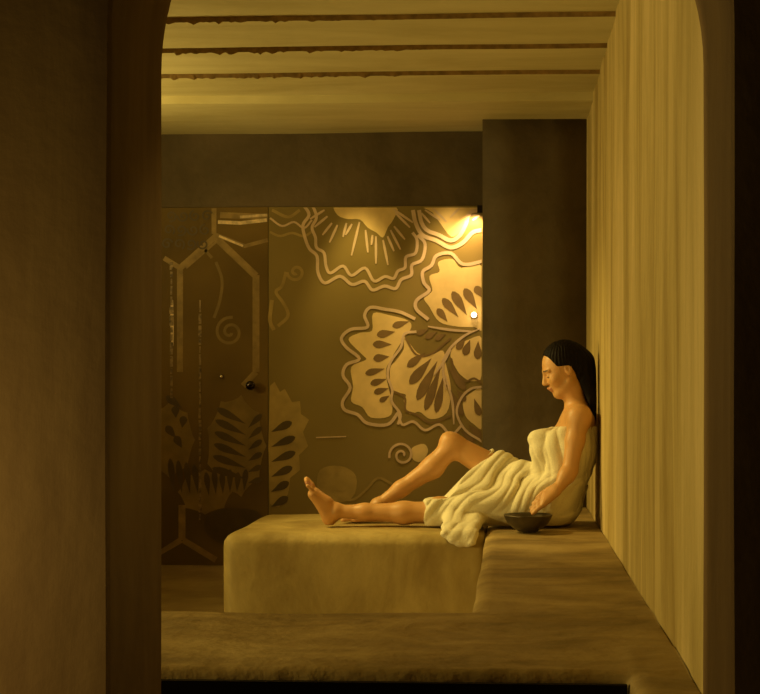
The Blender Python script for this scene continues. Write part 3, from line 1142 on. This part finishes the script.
# open the face, ears and neck
x, y, z = hair.axes()
ang = np.arctan2(y - MY, x - (HC[0] + 0.0))
hair.F += (0.0016 * np.sin(ang * 34 + z * 30) + 0.0011 * np.sin(ang * 71 - z * 55)).astype(np.float32)
xa, ya, za = (v - c for v, c in zip((x, y, z), HC))
ha = xa * hf[0] + ya * hf[1] + za * hf[2]
hc_ = xa * hu[0] + ya * hu[1] + za * hu[2]
line = np.interp(hc_, [-0.3, -0.12, -0.035, -0.004, 0.012, 0.062, 0.082, 0.12], [-0.045, -0.040, -0.034, -0.020, 0.032, 0.051, 0.066, 0.2])
hair.F = np.maximum(hair.F, ((ha - line) * 0.8).astype(np.float32))
V, Q = hair.mesh()
V[:, 0] = np.minimum(V[:, 0], WX - 0.009)
field_obj('hair', V, Q, M_hair, person, smooth_iter=0)

# ------------------------------------------------------------------ towel
tw = Field((P(415, 500, 6.6)[0], 6.22, LEDGE - 0.09), (WX, 7.06, P(550, 420, MY)[2]), 0.0042)
torso(tw, 0.014, 0.05)
bust(tw, 0.014)
# gathered fold and knot at the breast
tw.cap(P(537, 437, MY - 0.09), P(562, 433, MY - 0.13), 0.022, 0.016, 0.03)
tw.cap(P(536, 440, MY - 0.06), P(545, 480, MY - 0.08), 0.026, 0.034, 0.05)
tw.cap(P(556, 440, MY - 0.12), P(556, 490, MY - 0.11), 0.024, 0.03, 0.05)
# the skirt: from the far thigh down over the near knee
far0, near0 = P(495, 466, 6.83), P(433, 512, 6.60)
for i in range(8):
    t = i / 7
    s0 = lerp(far0, near0, t)
    s1 = lerp(hipR, hipL, t)
    r0 = 0.079 - 0.004 * t - 0.012 * math.sin(math.pi * t)
    tw.cap(s0, s1, r0, 0.098, 0.03)
# lap gather
tw.cap(P(520, 470, MY), P(556, 490, MY), 0.05, 0.09, 0.05)
tw.cap(P(470, 505, 6.57), P(545, 508, 6.60), 0.05, 0.06, 0.04)


# cloth spilling over the edge of the bench
for i, px in enumerate((445, 449, 453, 458, 462, 467, 471, 475)):
    X = P(px, 535, 6.3)[0]
    dz = (0.006, -0.008, -0.022, -0.031, -0.035, -0.037, -0.036, -0.030)[i]
    fy = (0.006, 0.002, -0.003, -0.002, 0.003, 0.001, -0.004, -0.003)[i]
    p = [(X + 0.01, 6.54, LEDGE + 0.05), (X + 0.004, 6.42, LEDGE + 0.026), (X, 6.345 + fy, LEDGE + 0.025), (X - 0.002, 6.283 + fy, LEDGE + 0.003), (X - 0.002, 6.262 + fy, LEDGE + dz)]
    for a, b, ra, rb in zip(p, p[1:], (0.03, 0.014, 0.013, 0.013), (0.014, 0.013, 0.013, 0.011)):
        tw.cap(a, b, ra, rb, 0.022)

# folds
x, y, z = tw.axes()
ul = math.hypot(0.62, 1.0)
f1 = (-0.66 * x + 0.75 * (z - 0.5) + 0.12 * (y - MY))                 # across the skirt folds
wv = np.clip((x - P(478, 500, MY)[0]) / 0.16, 0, 1) * np.clip((P(500, 468, MY)[2] - z) / 0.08, 0, 1)
f1 = f1 * (1 - 0.75 * wv) + 0.75 * wv * (-0.95 * x + 0.32 * (z - 0.5))
f2 = np.arctan2(y - MY, -(x - waist[0]) + 0.02)                     # round the torso
wt = 1 / (1 + np.exp(-((z - P(540, 478, MY)[2]) / 0.02)))            # torso or skirt
wt = wt * (1 / (1 + np.exp(-((x - P(525, 470, MY)[0]) / 0.02))))
warp = 0.5 * np.sin(x * 17 + y * 9) + 0.3 * np.sin(y * 23 + z * 11)


def crease(a, p):
    return (1 - np.abs(np.sin(a))) ** p


sk = 0.017 * crease(f1 * 31 + x * 5 + warp * 1.1, 1.7) + 0.007 * crease(f1 * 66 - x * 13 + warp * 1.7 + 0.6, 1.5) - 0.0055
tr = 0.013 * crease(f2 * 4.6 + z * 5 + warp * 0.8 + 0.5, 1.8) + 0.006 * crease(f2 * 9.7 - z * 9 + warp * 1.1, 1.5) - 0.004
sk = sk * np.clip((z - LEDGE - 0.035) / 0.05, 0.3, 1)
tw.F += (sk * (1 - wt) + tr * wt).astype(np.float32)
# hems: upper edge over the breast, lower edge from the far thigh to the near knee
zt = P(540, 430, MY)[2]
topcut = z - (zt - 0.30 * np.clip(x - P(548, 430, MY)[0], 0, 0.2) * 0 - 0.02 * np.sin((y - MY) * 14))
a2, b2 = P(492, 448, 6.8), P(446, 497, 6.7)
dxz = np.array((b2[0] - a2[0], b2[2] - a2[2]))
nrm = np.array((dxz[1], -dxz[0])) / np.linalg.norm(dxz)
if nrm[0] > 0:
    nrm = -nrm
hem = (x - a2[0]) * nrm[0] + (z - a2[2]) * nrm[1] + 0.008 * np.sin((y - MY) * 30)
kneecap = P(425, 510, 6.6)[0] - x + 0.007 * np.sin(y * 55 + z * 40)
low = z - P(440, 498, 6.6)[2]
hem = np.where(low > 0, hem, np.minimum(hem, np.maximum(hem - 10, -1)) * 0 + kneecap)
hem = np.maximum(np.where(low > -0.0, hem, kneecap), kneecap)
tw.F = np.maximum(tw.F, np.maximum(topcut, hem).astype(np.float32))
# hollow at the hem so the legs come out of the cloth
hollow = Field(tuple(tw.lo), tuple(tw.lo + (np.array(tw.n) - 1) * tw.h), tw.h)
leg(hollow, hipL, kneeL, ankL, np.array((0, 0, -0.006)), 0.004)
leg(hollow, hipR, kneeR, ankR, np.array((0.018, 0, -0.012)), 0.004)
hf_ = hollow.F
if hf_.shape == tw.F.shape:
    tw.F = np.where(hem > -0.03, np.maximum(tw.F, -hf_), tw.F)
V, Q = tw.mesh()
cy, cz, rr = BF + 0.055, LEDGE - 0.055, 0.055 + 0.012          # keep the cloth clear of the bench
m_ = V[:, 1] > cy
V[m_, 2] = np.maximum(V[m_, 2], LEDGE + 0.012)
m_ = (V[:, 1] <= cy) & (V[:, 2] > cz)
dy_, dz_ = V[:, 1] - cy, V[:, 2] - cz
rad = np.maximum(np.hypot(dy_, dz_), 1e-4)
m_ &= rad < rr
V[m_, 1] = cy + dy_[m_] / rad[m_] * rr
V[m_, 2] = cz + dz_[m_] / rad[m_] * rr
V[:, 0] = np.minimum(V[:, 0], WX - 0.010)
field_obj('towel_wrap', V, Q, M_towel, person, smooth_iter=2)
